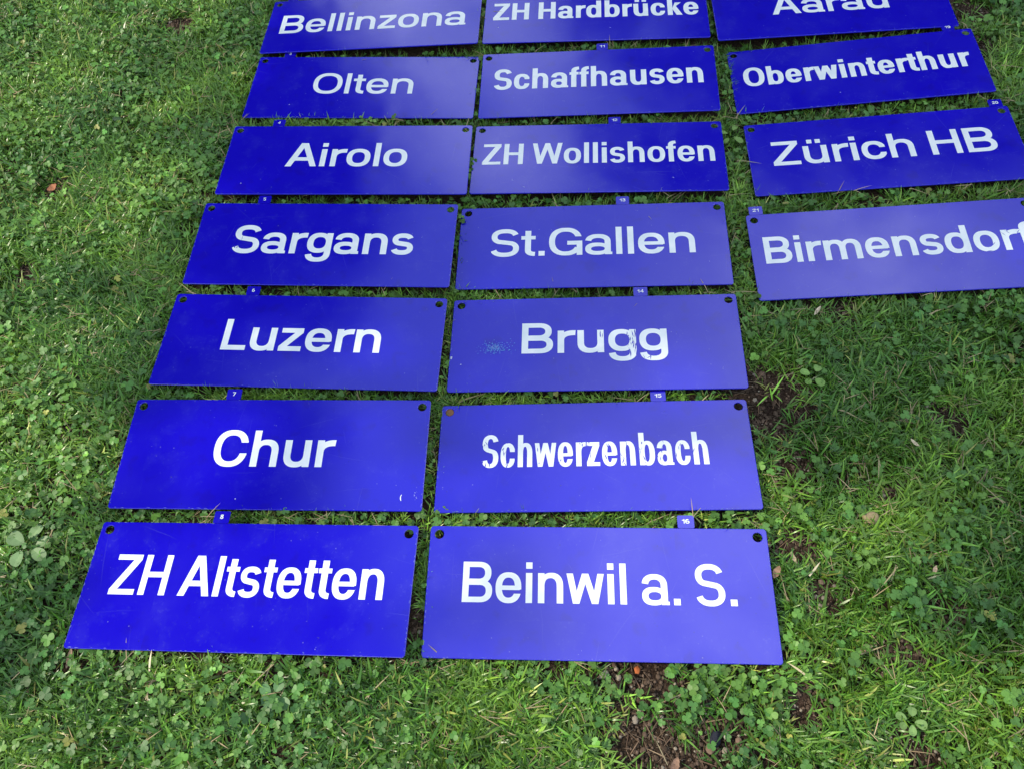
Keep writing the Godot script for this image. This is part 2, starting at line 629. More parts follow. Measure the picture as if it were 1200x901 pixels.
		"B":
			w = 0.84 * kw
			add(rect(0, 0, v, 1.0))
			for k in 2:
				var lo := 0.0 if k == 0 else 0.5 - t * 0.42
				var hi := 0.5 + t * 0.42 if k == 0 else 1.0
				var right := w if k == 0 else w * 0.955
				var rx := minf(0.30 * kw + v * 0.3, right * 0.6)
				add(rect(v, lo, right - rx, lo + t))
				add(rect(v, hi - t, right - rx, hi))
				add(band(right - rx, (lo + hi) / 2, rx, (hi - lo) / 2, v, t, -90, 90, 2.3))
		"C", "G":
			w = (0.90 if ch == "C" else 0.92) * kw
			oval_ring(w / 2, 0.5, w / 2, 0.5 + ov, v, t)
			if ch == "C":
				cut(rect(w / 2, 0.36, 2, 0.66))
			else:
				cut(rect(w / 2, 0.52, 2, 0.68))
				cut(rect(w - v * 1.3, -1, 2, 0.50))
				add(rect(w - v * 0.94, 0, w, 0.52))
				add(rect(w * 0.55, 0.52 - t * 0.98, w - v * 0.5, 0.52))
				add(band(w / 2, 0.5, w / 2, 0.5 + ov, v, t, 270, 330))
		"H":
			w = 0.84 * kw
			add(rect(0, 0, v, 1))
			add(rect(w - v, 0, w, 1))
			add(rect(v, 0.5 - t * 0.45, w - v, 0.5 + t * 0.55))
		"L":
			w = 0.68 * kw
			add(rect(0, 0, v, 1))
			add(rect(v, 0, w, t))
		"O", "0":
			w = (0.96 if ch == "O" else 0.68) * kw
			oval_ring(w / 2, 0.5, w / 2, 0.5 + ov, v, t)
		"S":
			w = 0.80 * kw
			ess(w, 1.0, v, t, ov)
		".":
			w = v * 1.02
			add(rect(0, 0, w, v * 0.98))
		"1":
			w = 0.42 * kw
			add(rect(w - v, 0, w, 1))
			add(rect(0, 0.66, w, 0.66 + t))
		"2":
			w = 0.66 * kw
			add(rect(0, 0, w, t))
			add(band(w / 2, 0.70, w / 2, 0.31, v, t, -20, 180))
			add(quad(Vector2(0, t), Vector2(v * 1.2, t), Vector2(w, 0.62), Vector2(w - v * 1.1, 0.58)))
		"3", "8":
			w = 0.68 * kw
			oval_ring(w / 2, 0.27, w / 2, 0.285, v, t)
			oval_ring(w / 2, 0.75, w * 0.46, 0.262, v, t)
			if ch == "3":
				cut(rect(-1, 0.30, w * 0.42, 0.70))
		"4":
			w = 0.70 * kw
			add(rect(w * 0.62, 0, w * 0.62 + v, 1))
			add(rect(0, 0.22, w, 0.22 + t))
			add(quad(Vector2(0, 0.30), Vector2(v, 0.30), Vector2(w * 0.62, 0.86), Vector2(w * 0.62, 1)))
		"5":
			w = 0.66 * kw
			oval_ring(w / 2, 0.31, w / 2, 0.32, v, t)
			cut(rect(-1, 0.26, w * 0.4, 0.7))
			add(rect(w * 0.06, 0.5, w * 0.06 + v * 0.8, 1))
			add(rect(w * 0.06, 1 - t, w * 0.95, 1))
		"6", "9":
			w = 0.68 * kw
			oval_ring(w / 2, 0.32, w / 2, 0.33, v, t)
			add(band(w / 2, 0.5, w / 2, 0.51, v, t, 50, 190))
			if ch == "9":
				var turned := []
				for q in P:
					var e := PackedVector2Array()
					for pt in q: e.append(Vector2(w - pt.x, 1.0 - pt.y))
					turned.append(e)
				P = turned
		"7":
			w = 0.64 * kw
			add(rect(0, 1 - t, w, 1))
			add(quad(Vector2(w * 0.22, 0), Vector2(w * 0.22 + v * 1.05, 0), Vector2(w, 1 - t), Vector2(w - v * 1.1, 1 - t)))
	return w


# how much air a letter wants on its left and right, as a share of the straight-stem bearing
func bearing(ch: String, right: bool) -> float:
	if ch in "oceO0CGg689": return 0.55
	if ch in "sSzZ3525": return 0.55
	if ch in "AWwk": return 0.18 if right or ch != "k" else 1.0
	if ch in "tf7": return 0.20
	if ch == "r" and right: return 0.16
	if ch == "L" and right: return 0.25
	if ch == "a": return 0.5 if not right else 0.45
	if ch in "bB" and right: return 0.6
	if ch == "d" and not right: return 0.6
	return 1.0


# [[glyph pieces, x], ...] with the ink between -half and +half; the width factor is searched
func lay_out(text: String, half: float, cap: float, stem: float, thin := 0.84) -> Array:
	kv = stem
	kt = stem * thin
	var lo := 0.35
	var hi := 2.2
	var out := []
	for pass_ in 14:
		kw = (lo + hi) / 2
		var x := 0.0
		var pos := []
		var last := ""
		for i in text.length():
			var ch := text[i]
			if ch == " ":
				x += 0.30 * kw
				continue
			var air := 0.155 * (0.35 + 0.65 * kw)
			if last: x += (bearing(last, true) + bearing(ch, false)) * air * 0.5
			pos.append(x)
			x += width_of(ch)
			last = ch
		if x * cap > half * 2: hi = kw
		else: lo = kw
		out = pos
	var k := 0
	var laid := []
	for i in text.length():
		if text[i] == " ": continue
		glyph(text[i])
		laid.append([P.duplicate(), out[k] * cap - half, text[i]])
		k += 1
	return laid


var widths := {}
func width_of(ch: String) -> float:
	var key := ch
	if not widths.has(key):
		# widths are linear in kw apart from stems
		var keep := kw
		kw = 1.0
		var w1 := glyph(ch)
		kw = 2.0
		var w2 := glyph(ch)
		widths[key] = [w2 - w1, 2.0 * w1 - w2, kv]
		kw = keep
	var e: Array = widths[key]
	return e[0] * kw + e[1] * kv / e[2]


func flat_mesh(polys: Array, scale_: float, shift: Vector2, y: float) -> ArrayMesh:
	var st := SurfaceTool.new()
	st.begin(Mesh.PRIMITIVE_TRIANGLES)
	for p in polys:
		var idx := Geometry2D.triangulate_polygon(p)
		for i in range(0, idx.size(), 3):
			var a: Vector2 = p[idx[i]]
			var b: Vector2 = p[idx[i + 1]]
			var c: Vector2 = p[idx[i + 2]]
			if (b - a).cross(c - a) > 0:   # counter-clockwise in the sign's plane, clockwise seen from above after y is flipped to -z
				var t := b
				b = c
				c = t
			for q in [a, b, c]:
				st.set_normal(Vector3.UP)
				st.add_vertex(Vector3(q.x * scale_ + shift.x, y, -(q.y * scale_ + shift.y)))
	return st.commit()


# ------------------------------------------------------------------ signs
func circle(c: Vector2, r: float, n: int) -> PackedVector2Array:
	var o := PackedVector2Array()
	for i in n:
		o.append(c + Vector2(cos(TAU * i / n), sin(TAU * i / n)) * r)
	return o


func rounded(w: float, h: float, r: float) -> PackedVector2Array:
	var o := PackedVector2Array()
	for k in 4:
		var c: Vector2 = [Vector2(w / 2 - r, h / 2 - r), Vector2(-w / 2 + r, h / 2 - r), Vector2(-w / 2 + r, -h / 2 + r), Vector2(w / 2 - r, -h / 2 + r)][k]
		for i in 6:
			var a := PI / 2 * (k + i / 5.0)
			o.append(c + Vector2(cos(a), sin(a)) * r)
	return o


func tri(st: SurfaceTool, a: Vector3, b: Vector3, c: Vector3, n: Vector3) -> void:
	# clockwise when seen from the side n points to
	if (b - a).cross(c - a).dot(n) > 0:
		var t := b
		b = c
		c = t
	for q in [a, b, c]:
		st.set_normal(n)
		st.add_vertex(q)


func wall(st: SurfaceTool, ring: PackedVector2Array, y0: float, ring1: PackedVector2Array, y1: float, outward: float) -> void:
	for i in ring.size():
		var j := (i + 1) % ring.size()
		var d := (ring[j] - ring[i]).normalized()
		var n2 := Vector2(d.y, -d.x) * outward
		var slope := (ring[i] - ring1[i]).dot(n2)
		var n := Vector3(n2.x, slope / maxf(absf(y1 - y0), 0.0001), -n2.y).normalized()
		var a := Vector3(ring[i].x, y0, -ring[i].y)
		var b := Vector3(ring[j].x, y0, -ring[j].y)
		var c := Vector3(ring1[j].x, y1, -ring1[j].y)
		var e := Vector3(ring1[i].x, y1, -ring1[i].y)
		tri(st, a, b, c, n)
		tri(st, a, c, e, n)


func plate_mesh() -> ArrayMesh:
	var bev := 0.0007
	var outer := rounded(SW, SH, 0.0055)
	var inner := rounded(SW - 2 * bev, SH - 2 * bev, 0.0055 - bev)
	var holes := [circle(Vector2(-HOLE_X, HOLE_Y), HOLE_R, 28), circle(Vector2(HOLE_X, HOLE_Y), HOLE_R, 28)]
	var holes_top := [circle(Vector2(-HOLE_X, HOLE_Y), HOLE_R + bev, 28), circle(Vector2(HOLE_X, HOLE_Y), HOLE_R + bev, 28)]
	var st := SurfaceTool.new()
	st.begin(Mesh.PRIMITIVE_TRIANGLES)
	for side in 2:
		var outline := inner if side == 0 else outer
		var hh := holes_top if side == 0 else holes
		var y := 0.0 if side == 0 else -PLATE
		var n := Vector3.UP if side == 0 else Vector3.DOWN
		for strip in [[-1.0, -HOLE_X], [-HOLE_X, HOLE_X], [HOLE_X, 1.0]]:
			for a in Geometry2D.intersect_polygons(outline, rect(strip[0], -1, strip[1], 1)):
				var parts := [a]
				for c in hh:
					var next := []
					for q in parts:
						next.append_array(Geometry2D.clip_polygons(q, c))
					parts = next
				for q in parts:
					var idx := Geometry2D.triangulate_polygon(q)
					for i in range(0, idx.size(), 3):
						tri(st, Vector3(q[idx[i]].x, y, -q[idx[i]].y), Vector3(q[idx[i + 1]].x, y, -q[idx[i + 1]].y), Vector3(q[idx[i + 2]].x, y, -q[idx[i + 2]].y), n)
	wall(st, outer, -bev, inner, 0.0, 1.0)
	wall(st, outer, -PLATE, outer, -bev, 1.0)
	for k in 2:
		wall(st, holes[k], -bev, holes_top[k], 0.0, -1.0)
		wall(st, holes[k], -PLATE, holes[k], -bev, -1.0)
	return st.commit()


func tab_mesh() -> ArrayMesh:
	var o := rounded(0.0272, 0.0215, 0.0025)
	var st := SurfaceTool.new()
	st.begin(Mesh.PRIMITIVE_TRIANGLES)
	for side in 2:
		var y := -0.0004 if side == 0 else -0.0019
		var idx := Geometry2D.triangulate_polygon(o)
		for i in range(0, idx.size(), 3):
			tri(st, Vector3(o[idx[i]].x, y, -o[idx[i]].y), Vector3(o[idx[i + 1]].x, y, -o[idx[i + 1]].y), Vector3(o[idx[i + 2]].x, y, -o[idx[i + 2]].y), Vector3.UP if side == 0 else Vector3.DOWN)
	wall(st, o, -0.0019, o, -0.0004, 1.0)
	return st.commit()


# slivers where the white paint has flaked away: [glyph index, x0, y0, x1, y1, count] in cap heights of that glyph
func flake(polys: Array, box: Array, count: int, sd: int, upright: float) -> Array:
	var r := RandomNumberGenerator.new()
	r.seed = sd
	P = polys.duplicate()
	for k in count:
		var c := Vector2(r.randf_range(box[0], box[2]), r.randf_range(box[1], box[3]))
		var a := PI * 0.5 + r.randfn(0.0, upright)
		var d := Vector2(cos(a), sin(a))
		var n := Vector2(-d.y, d.x)
		var ln := r.randf_range(0.03, 0.13)
		var wd := r.randf_range(0.006, 0.02)
		var poly := PackedVector2Array([c - d * ln, c - d * ln * 0.2 + n * wd, c + d * ln, c + d * ln * 0.1 - n * wd * 0.8])
		# a sliver wholly inside a piece would leave a hole: part the piece along it first
		var next := []
		if Geometry2D.is_polygon_clockwise(poly): poly.reverse()
		for q in P:
			var cl := Geometry2D.clip_polygons(q, poly)
			var hole := false
			for e in cl:
				if Geometry2D.is_polygon_clockwise(e): hole = true
			if hole:
				cl = []
				for half in [quad(c + d * 9 + n * 9, c - d * 9 + n * 9, c - d * 9, c + d * 9), quad(c + d * 9, c - d * 9, c - d * 9 - n * 9, c + d * 9 - n * 9)]:
					for g in Geometry2D.intersect_polygons(q, half):
						cl.append_array(Geometry2D.clip_polygons(g, poly))
			for e in cl:
				if not Geometry2D.is_polygon_clockwise(e) and area(e) > 0.00001: next.append(e)
		P = next
	return P


func speckle_mesh(half: Vector2, count: int, size: float, sd: int, y: float) -> ArrayMesh:
	var r := RandomNumberGenerator.new()
	r.seed = sd
	var st := SurfaceTool.new()
	st.begin(Mesh.PRIMITIVE_TRIANGLES)
	for k in count:
		var c := Vector2(r.randfn(0, half.x * 0.5), r.randfn(0, half.y * 0.5))
		var a := r.randf() * TAU
		var s := size * r.randf_range(0.3, 1.0)
		var yy := y + 0.000004 * k
		var pts := []
		for i in 5:
			pts.append(Vector3(c.x + cos(a + TAU * i / 5) * s * r.randf_range(0.5, 1.6), yy, c.y + sin(a + TAU * i / 5) * s * 0.5 * r.randf_range(0.5, 1.3)))
		for i in 3:
			tri(st, pts[0], pts[i + 1], pts[i + 2], Vector3.UP)
	return st.commit()


func make_signs() -> void:
	var plate := plate_mesh()
	var tab := tab_mesh()
	var ordinal := {"Bellinzona": "its top edge cut off by the picture"}
	for k in SIGNS.size():
		var s: Array = SIGNS[k]
		var text: String = s[0]
		var root := Node3D.new()
		root.name = numbered("station_sign")
		add_child(root)
		root.transform = sign_frames[k]
		tag(root, "blue enamel station sign lettered %s in white, lying on grass" % text, "sign", "blue station signs laid out on the lawn")
		obj("plate", plate, M.enamel[k], root)
		# tab with its number
		var tx: float = -0.2805 + 0.0267 * (s[7] if s[7] < 21 else 1)
		var tb := obj("number_tab", tab, M.enamel[k], root)
		tb.set_meta("label", "blue tab numbered %d" % s[7])
		tb.position = Vector3(tx, 0, -(SH * 0.5 + 0.0110))
		widths.clear()
		var digits := lay_out(str(s[7]), 0.0028 if s[7] < 10 else 0.0061, 0.0076, 0.20)
		var all := []
		for g in digits:
			for p in g[0]:
				var e := PackedVector2Array()
				for pt in p: e.append(pt * 0.0076 + Vector2(g[1], -0.0030))
				all.append(e)
		obj("number", flat_mesh(all, 1.0, Vector2.ZERO, 0.0), M.paint, tb)
		# the name, letter by letter
		widths.clear()
		var cap: float = s[8]
		var bold: bool = text in ["Schaffhausen", "Oberwinterthur", "ZH Wollishofen", "Schwerzenbach"]
		var laid := lay_out(text, INK[text], cap, s[10] * 0.94, 0.80 if bold else 0.84)
		for i in laid.size():
			var polys: Array = laid[i][0]
			if text == "Brugg":
				if i == 3: polys = flake(polys, [0.50, -0.1, 0.80, 0.72], 26, 5, 0.12)
				if i == 4: polys = flake(polys, [0.08, -0.26, 0.3, -0.12], 4, 6, 0.5)
				if i == 2: polys = flake(polys, [0.5, 0.3, 0.8, 0.75], 4, 7, 0.1)
			if text == "Schwerzenbach":
				polys = flake(polys, [0.0, 0.0, 0.22, 0.9], [9, 8, 0, 3, 4, 3, 2, 3, 5, 8, 6, 3, 2][i], 50 + i, 0.25)
				if i == 6: polys = flake(polys, [0.0, 0.55, 0.5, 0.8], 5, 90, 0.1)
			if text == "Sargans" and i == 0:
				polys = flake(polys, [0.02, 0.1, 0.3, 0.9], 4, 91, 0.3)
			if text == "Birmensdorf" and i > 7:
				polys = flake(polys, [0.0, 0.0, 0.6, 0.8], 3, 120 + i, 1.4)
			var l := obj("letter", flat_mesh(polys, cap, Vector2.ZERO, 0.00025), M.paint, root)
			l.position = Vector3(laid[i][1], 0, -s[9])
			l.set_meta("label", "white letter %s" % laid[i][2])
		# the enamel is worn along the rim
		var wear := SurfaceTool.new()
		wear.begin(Mesh.PRIMITIVE_TRIANGLES)
		var wr := RandomNumberGenerator.new()
		wr.seed = 700 + k
		for q in 90:
			var on_side := wr.randf() < (0.55 if k < 7 else 0.4)
			var lx := (SW * 0.5 - 0.0009 - absf(wr.randfn(0, 0.0009))) * (-1.0 if wr.randf() < 0.6 else 1.0) if on_side else wr.randf_range(-0.268, 0.268)
			var lz := wr.randf_range(-0.097, 0.097) if on_side else (SH * 0.5 - 0.0009 - absf(wr.randfn(0, 0.0008))) * (1.0 if wr.randf() < 0.6 else -1.0)
			var l1 := wr.randf_range(0.0006, 0.004)
			var l2 := wr.randf_range(0.0002, 0.0006)
			var hx := l2 if on_side else l1
			var hz := l1 if on_side else l2
			tri(wear, Vector3(lx - hx, 0.0002 + q * 0.000002, lz), Vector3(lx, 0.0002 + q * 0.000002, lz - hz), Vector3(lx + hx, 0.0002 + q * 0.000002, lz + hz * 0.5), Vector3.UP)
		obj("edge_wear", wear.commit(), M.wear, root).set_meta("kind", "stuff")
		# marks of its own
		var r := RandomNumberGenerator.new()
		r.seed = 300 + k
		for c in r.randi_range(1, 3):
			var ch := obj("chip", speckle_mesh(Vector2(0.0012, 0.0012), 3, 0.0013, 400 + k * 7 + c, 0.0003), M.chip if r.randf() < 0.4 else M.steel, root)
			ch.position = Vector3(r.randf_range(-0.26, 0.26), 0, r.randf_range(0.04, 0.1) if r.randf() < 0.6 else r.randf_range(-0.1, -0.07))
		if text == "Brugg":
			var sc := obj("scuff", speckle_mesh(Vector2(0.030, 0.013), 240, 0.0013, 9, 0.0003), M.scuff, root)
			sc.position = Vector3(-0.1885, 0, 0.0099)
			sc.set_meta("label", "pale cyan scuff in the blue enamel")
			var sc2 := obj("scuff", speckle_mesh(Vector2(0.012, 0.006), 22, 0.0009, 10, 0.0014), M.chip, root)
			sc2.position = Vector3(-0.190, 0, 0.0099)
			var e := obj("chip", speckle_mesh(Vector2(0.001, 0.006), 8, 0.0022, 19, 0.0003), M.chip, root)
			e.position = Vector3(-0.2715, 0, 0.03)
		if text == "Chur":
			var st := SurfaceTool.new()
			st.begin(Mesh.PRIMITIVE_TRIANGLES)
			var arc := band(0, 0, 0.0048, 0.0068, 0.0012, 0.0007, 120, 235, 2.0)
			var cr := obj("chip", flat_mesh([arc], 1.0, Vector2.ZERO, 0.0004), M.paint, root)
			cr.position = Vector3(0.2405, 0, 0.0814)
			cr.set_meta("label", "white crescent chip")
			var sm := obj("scuff", speckle_mesh(Vector2(0.006, 0.012), 7, 0.0008, 23, 0.0003), M.chip, root)
			sm.position = Vector3(0.262, 0, 0.082)
		if text == "Schwerzenbach":
			var rim := SurfaceTool.new()
			rim.begin(Mesh.PRIMITIVE_TRIANGLES)
			wall(rim, circle(Vector2.ZERO, HOLE_R - 0.0001, 24), -PLATE, circle(Vector2.ZERO, HOLE_R - 0.0001, 24), -0.0004, -1.0)
			var ru := obj("rusty_hole_rim", rim.commit(), M.rust, root)
			ru.position = Vector3(-HOLE_X, 0, -HOLE_Y)
			var plug := obj("rusty_plug", flat_mesh([circle(Vector2.ZERO, HOLE_R - 0.0003, 20)], 1.0, Vector2.ZERO, -0.0016), M.rust, root)
			plug.position = Vector3(-HOLE_X, 0, -HOLE_Y)
			plug.set_meta("label", "rust brown plug in the left corner hole")


# ------------------------------------------------------------------ lawn
func blade(st: SurfaceTool, root: Vector3, yaw: float, len_: float, wid: float, lean: float, curl: float, tint: Color) -> void:
	var dir := Vector3(cos(yaw), 0, sin(yaw))
	var side := Vector3(-sin(yaw), 0, cos(yaw))
	var p := root
	var seg := 4
	var ang := lean
	var prev_l := Vector3.ZERO
	var prev_r := Vector3.ZERO
	var prev_n := Vector3.UP
	for i in seg + 1:
		var f := float(i) / seg
		var w := wid * 0.5 * (0.75 + 0.35 * sin(f * 2.4)) * (1.0 - pow(f, 3.0) * 0.93)
		var t := dir * sin(ang) + Vector3.UP * cos(ang)
		var n := (Vector3.UP * sin(ang) - dir * cos(ang)).normalized()
		var l := p + side * w
		var r := p - side * w
		if i > 0:
			for q in [[prev_l, prev_n], [prev_r, prev_n], [r, n], [prev_l, prev_n], [r, n], [l, n]]:
				st.set_color(tint)
				st.set_normal(q[1])
				st.add_vertex(q[0])
		prev_l = l
		prev_r = r
		prev_n = n
		p += t * (len_ / seg)
		ang += curl / seg


func tuft_mesh(count: int, tall: float, wid: float, spread: float, lean_lo: float, lean_hi: float) -> ArrayMesh:
	var st := SurfaceTool.new()
	st.begin(Mesh.PRIMITIVE_TRIANGLES)
	for k in count:
		var y := rng.randf() * TAU
		var v := rng.randf_range(0.75, 1.25)
		var c := Color(v * rng.randf_range(0.9, 1.15), v, v * rng.randf_range(0.8, 1.15))
		blade(st, Vector3(rng.randf_range(-spread, spread), 0, rng.randf_range(-spread, spread)), y, tall * rng.randf_range(0.55, 1.15), wid * rng.randf_range(0.7, 1.25), rng.randf_range(lean_lo, lean_hi), rng.randf_range(0.1, 1.3), c)
	return st.commit()


func leaflet(st: SurfaceTool, at: Vector3, yaw: float, ln: float, wd: float, tilt: float, fold: float, c: Color, mark: Color) -> void:
	var d := Vector3(cos(yaw) * cos(tilt), sin(tilt), sin(yaw) * cos(tilt))
	var s := Vector3(-sin(yaw), 0, cos(yaw))
	var up := s.cross(d).normalized()
	if up.y < 0: up = -up
	var prof := [[0.0, 0.06], [0.16, 0.30], [0.38, 0.47], [0.62, 0.53], [0.84, 0.45], [0.97, 0.24], [1.0, 0.08]]
	var mid := []
	for e in prof:
		mid.append(at + d * ln * e[0] * (0.96 if e[0] == 1.0 else 1.0) - up * ln * 0.18 * e[0] * e[0])
	for sd in [-1.0, 1.0]:
		var n: Vector3 = (up - s * sd * fold * 0.8).normalized()
		for i in prof.size() - 1:
			var a: Vector3 = mid[i]
			var b: Vector3 = mid[i + 1]
			var a2: Vector3 = a + s * sd * wd * prof[i][1] + up * wd * prof[i][1] * fold
			var b2: Vector3 = b + s * sd * wd * prof[i + 1][1] + up * wd * prof[i + 1][1] * fold
			for q in ([a, b, b2, a, b2, a2] if sd > 0 else [a, b2, b, a, a2, b2]):
				st.set_color(mark if (i == 1 or i == 2) and (q == a or q == b) else c)
				st.set_normal(n)
				st.add_vertex(q)


func clover_mesh(leaf: float) -> ArrayMesh:
	var st := SurfaceTool.new()
	st.begin(Mesh.PRIMITIVE_TRIANGLES)
	var top := Vector3(rng.randf_range(-0.004, 0.004), 0.0, rng.randf_range(-0.004, 0.004))
	# stalk, hanging down from the leaf
	for k in 2:
		var s := Vector3(0.0006, 0, 0) if k == 0 else Vector3(0, 0, 0.0006)
		var foot := top + Vector3(rng.randf_range(-0.008, 0.008), -0.03, rng.randf_range(-0.008, 0.008))
		for q in [top - s, top + s, foot + s, top - s, foot + s, foot - s]:
			st.set_color(Color(1.1, 1.0, 0.8))
			st.set_normal(Vector3(0.5, 0.5, 0.5).normalized())
			st.add_vertex(q)
	var y0 := rng.randf() * TAU
	var tl := rng.randf_range(-0.15, 0.3)
	for k in 3:
		var v := rng.randf_range(0.85, 1.15)
		var c := Color(v, v, v * rng.randf_range(0.9, 1.1))
		var m := c * 1.45
		leaflet(st, top, y0 + TAU * k / 3 + rng.randfn(0, 0.12), leaf * rng.randf_range(0.85, 1.1), leaf * rng.randf_range(0.98, 1.16), tl + rng.randfn(0, 0.18), rng.randf_range(0.02, 0.22), c, m)
	return st.commit()


func scatter(called: String, mesh: Mesh, mat: Material, xf: Array, cols: Array, label: String, cat: String) -> void:
	if xf.is_empty(): return
	var mm := MultiMesh.new()
	mm.transform_format = MultiMesh.TRANSFORM_3D
	mm.use_colors = true
	mm.mesh = mesh
	mm.instance_count = xf.size()
	for i in xf.size():
		mm.set_instance_transform(i, xf[i])
		mm.set_instance_color(i, cols[i])
	var o := MultiMeshInstance3D.new()
	o.multimesh = mm
	o.material_override = mat
	o.name = numbered(called)
	add_child(o)
	tag(o, label, cat, "", "stuff")


func bare(x: float, z: float) -> float:
	var b := 0.0
	for s in SOIL:
		var dx: float = x - s[0]
		var dz: float = (z - s[1]) * 1.15
		if absf(dx) > 0.2 or absf(dz) > 0.2: continue
		var d := sqrt(dx * dx + dz * dz) / (s[2] as float)
		b = maxf(b, 1.0 - smoothstep(0.55, 1.35, d + 0.35 * soil_noise.get_noise_2d(x * 22.0, z * 22.0)))
	return b


func in_view(x: float, z: float) -> float:
	# the trapezoid of lawn the picture shows, with room round it
	var f := clampf((-z) / 2.0, 0.0, 1.2)
	var half := lerpf(0.95, 1.50, f)
	var d := absf(x - 0.0) - half
	return 1.0 if d < 0.0 and z > -2.35 and z < 0.15 else 0.4


func make_lawn() -> void:
	var tufts := []
	for k in 10:
		tufts.append(tuft_mesh(6, 0.033, 0.0026, 0.006, 0.25, 1.35))
	var long := []
	for k in 5:
		long.append(tuft_mesh(3, 0.052, 0.0036, 0.005, 0.35, 1.2))
	var clovers := []
	for k in 8:
		clovers.append(clover_mesh(0.0098))
	var straw := []
	for k in 4:
		straw.append(tuft_mesh(2, 0.04, 0.0016, 0.008, 1.1, 1.5))
	var bins := {}
	for k in 10: bins["g%d" % k] = [[], []]
	for k in 5: bins["l%d" % k] = [[], []]
	for k in 8: bins["c%d" % k] = [[], []]
	for k in 4: bins["s%d" % k] = [[], []]
	bins["k"] = [[], []]
	var n := FastNoiseLite.new()
	n.seed = 99
	n.frequency = 1.0
	n.fractal_octaves = 3
	var area_x := [-2.6, 2.8]
	var area_z := [-3.4, 1.0]
	var total := 480000
	for i in total:
		var x := rng.randf_range(area_x[0], area_x[1])
		var z := rng.randf_range(area_z[0], area_z[1])
		var keep := in_view(x, z)
		var u := rng.randf()
		if u > keep: continue
		var sd := sign_depth(x, z)
		if sd[0] > 0.002: continue
		var edge: bool = sd[0] > -0.022
		var b := bare(x, z)
		var cl := 0.46 + 0.95 * n.get_noise_2d(x * 2.1, z * 2.1) + 0.45 * n.get_noise_2d(x * 9.0 + 40.0, z * 9.0) - 0.10 * clampf(x, -1.0, 1.0)
		var roll := rng.randf()
		var y := ground_y(x, z)
		var yaw := rng.randf() * TAU
		var sc := rng.randf_range(0.75, 1.2)
		var tone := n.get_noise_2d(x * 3.3 + 7.0, z * 3.3)
		if rng.randf() < b * 0.95:
			# crumbs of soil and litter on the bare patches
			if rng.randf() < 0.55:
				var cs := rng.randf_range(0.0012, 0.0042)
				bins["k"][0].append(Transform3D(Basis.from_euler(Vector3(rng.randf() * 3, yaw, rng.randf() * 3)).scaled(Vector3(cs, cs * 0.75, cs)), Vector3(x, y + cs * 0.3, z)))
				var g := rng.randf_range(0.5, 1.5)
				bins["k"][1].append(Color(0.058 * g, 0.04 * g, 0.028 * g) if rng.randf() < 0.93 else Color(0.22, 0.19, 0.15))
			elif rng.randf() < 0.25:
				var si := "s%d" % (rng.randi() % 4)
				bins[si][0].append(Transform3D(Basis(Vector3.UP, yaw) * sc * 0.8, Vector3(x, y + 0.001, z)))
				var g2 := rng.randf_range(0.5, 1.2)
				bins[si][1].append(Color(0.20 * g2, 0.13 * g2, 0.08 * g2))
			continue
		if roll < cl * 0.62:
			# clover
			if rng.randf() < 0.54:
				var key := "c%d" % (rng.randi() % 8)
				var hgt := rng.randf_range(0.008, 0.030) * (0.62 if edge else 1.0)
				var ls := clampf(rng.randfn(0.62, 0.19), 0.34, 1.15)
				var tl := Basis.from_euler(Vector3(rng.randfn(0, 0.22), yaw, rng.randfn(0, 0.22)))
				bins[key][0].append(Transform3D(tl * ls, Vector3(x, y + hgt, z)))
				var g := exp(rng.randfn(0.05, 0.26)) * (1.0 + 0.25 * tone)
				var c := Color(0.050, 0.150, 0.028).lerp(Color(0.100, 0.205, 0.026), clampf(rng.randf() * 0.7 + tone * 0.5, 0, 1))
				if rng.randf() < 0.01: c = Color(0.22, 0.23, 0.05)
				bins[key][1].append(c * g)
			continue
		var kind := rng.randf()
		if kind < 0.035:
			var si := "s%d" % (rng.randi() % 4)
			bins[si][0].append(Transform3D(Basis(Vector3.UP, yaw) * sc, Vector3(x, y + rng.randf_range(0.002, 0.02), z)))
			var g2 := rng.randf_range(0.6, 1.3)
			bins[si][1].append(Color(0.36 * g2, 0.28 * g2, 0.16 * g2))
			continue
		var tall := kind > 0.87 and not edge
		var key := ("l%d" % (rng.randi() % 5)) if tall else ("g%d" % (rng.randi() % 10))
		var bs := Basis(Vector3.UP, yaw)
		if edge:
			sc *= 0.72
		else:
			# the nap of the mown grass
			var lean := Vector3(0.35, 0, 0.25) + Vector3(n.get_noise_2d(x * 4.0, z * 4.0 + 9.0), 0, n.get_noise_2d(x * 4.0 + 31.0, z * 4.0)) * 0.9
			var ax := Vector3(lean.z, 0, -lean.x)
			if ax.length() > 0.01: bs = Basis(ax.normalized(), ax.length() * 0.5) * bs
		var sv := Vector3(sc, sc * rng.randf_range(0.7, 1.15), sc)
		if edge and rng.randf() < 0.17: sv = Vector3(sc * 0.5, sc * 1.7, sc * 0.5)
		bins[key][0].append(Transform3D(bs * Basis.from_scale(sv), Vector3(x, y - 0.001, z)))
		var g := exp(rng.randfn(0.02, 0.32)) * (1.0 + 0.3 * tone)
		var c := Color(0.062, 0.175, 0.022).lerp(Color(0.150, 0.270, 0.028), clampf(0.35 + 0.6 * tone + rng.randfn(0, 0.22), 0, 1))
		if rng.randf() < 0.05: c = Color(0.26, 0.30, 0.07)
		bins[key][1].append(c * g)
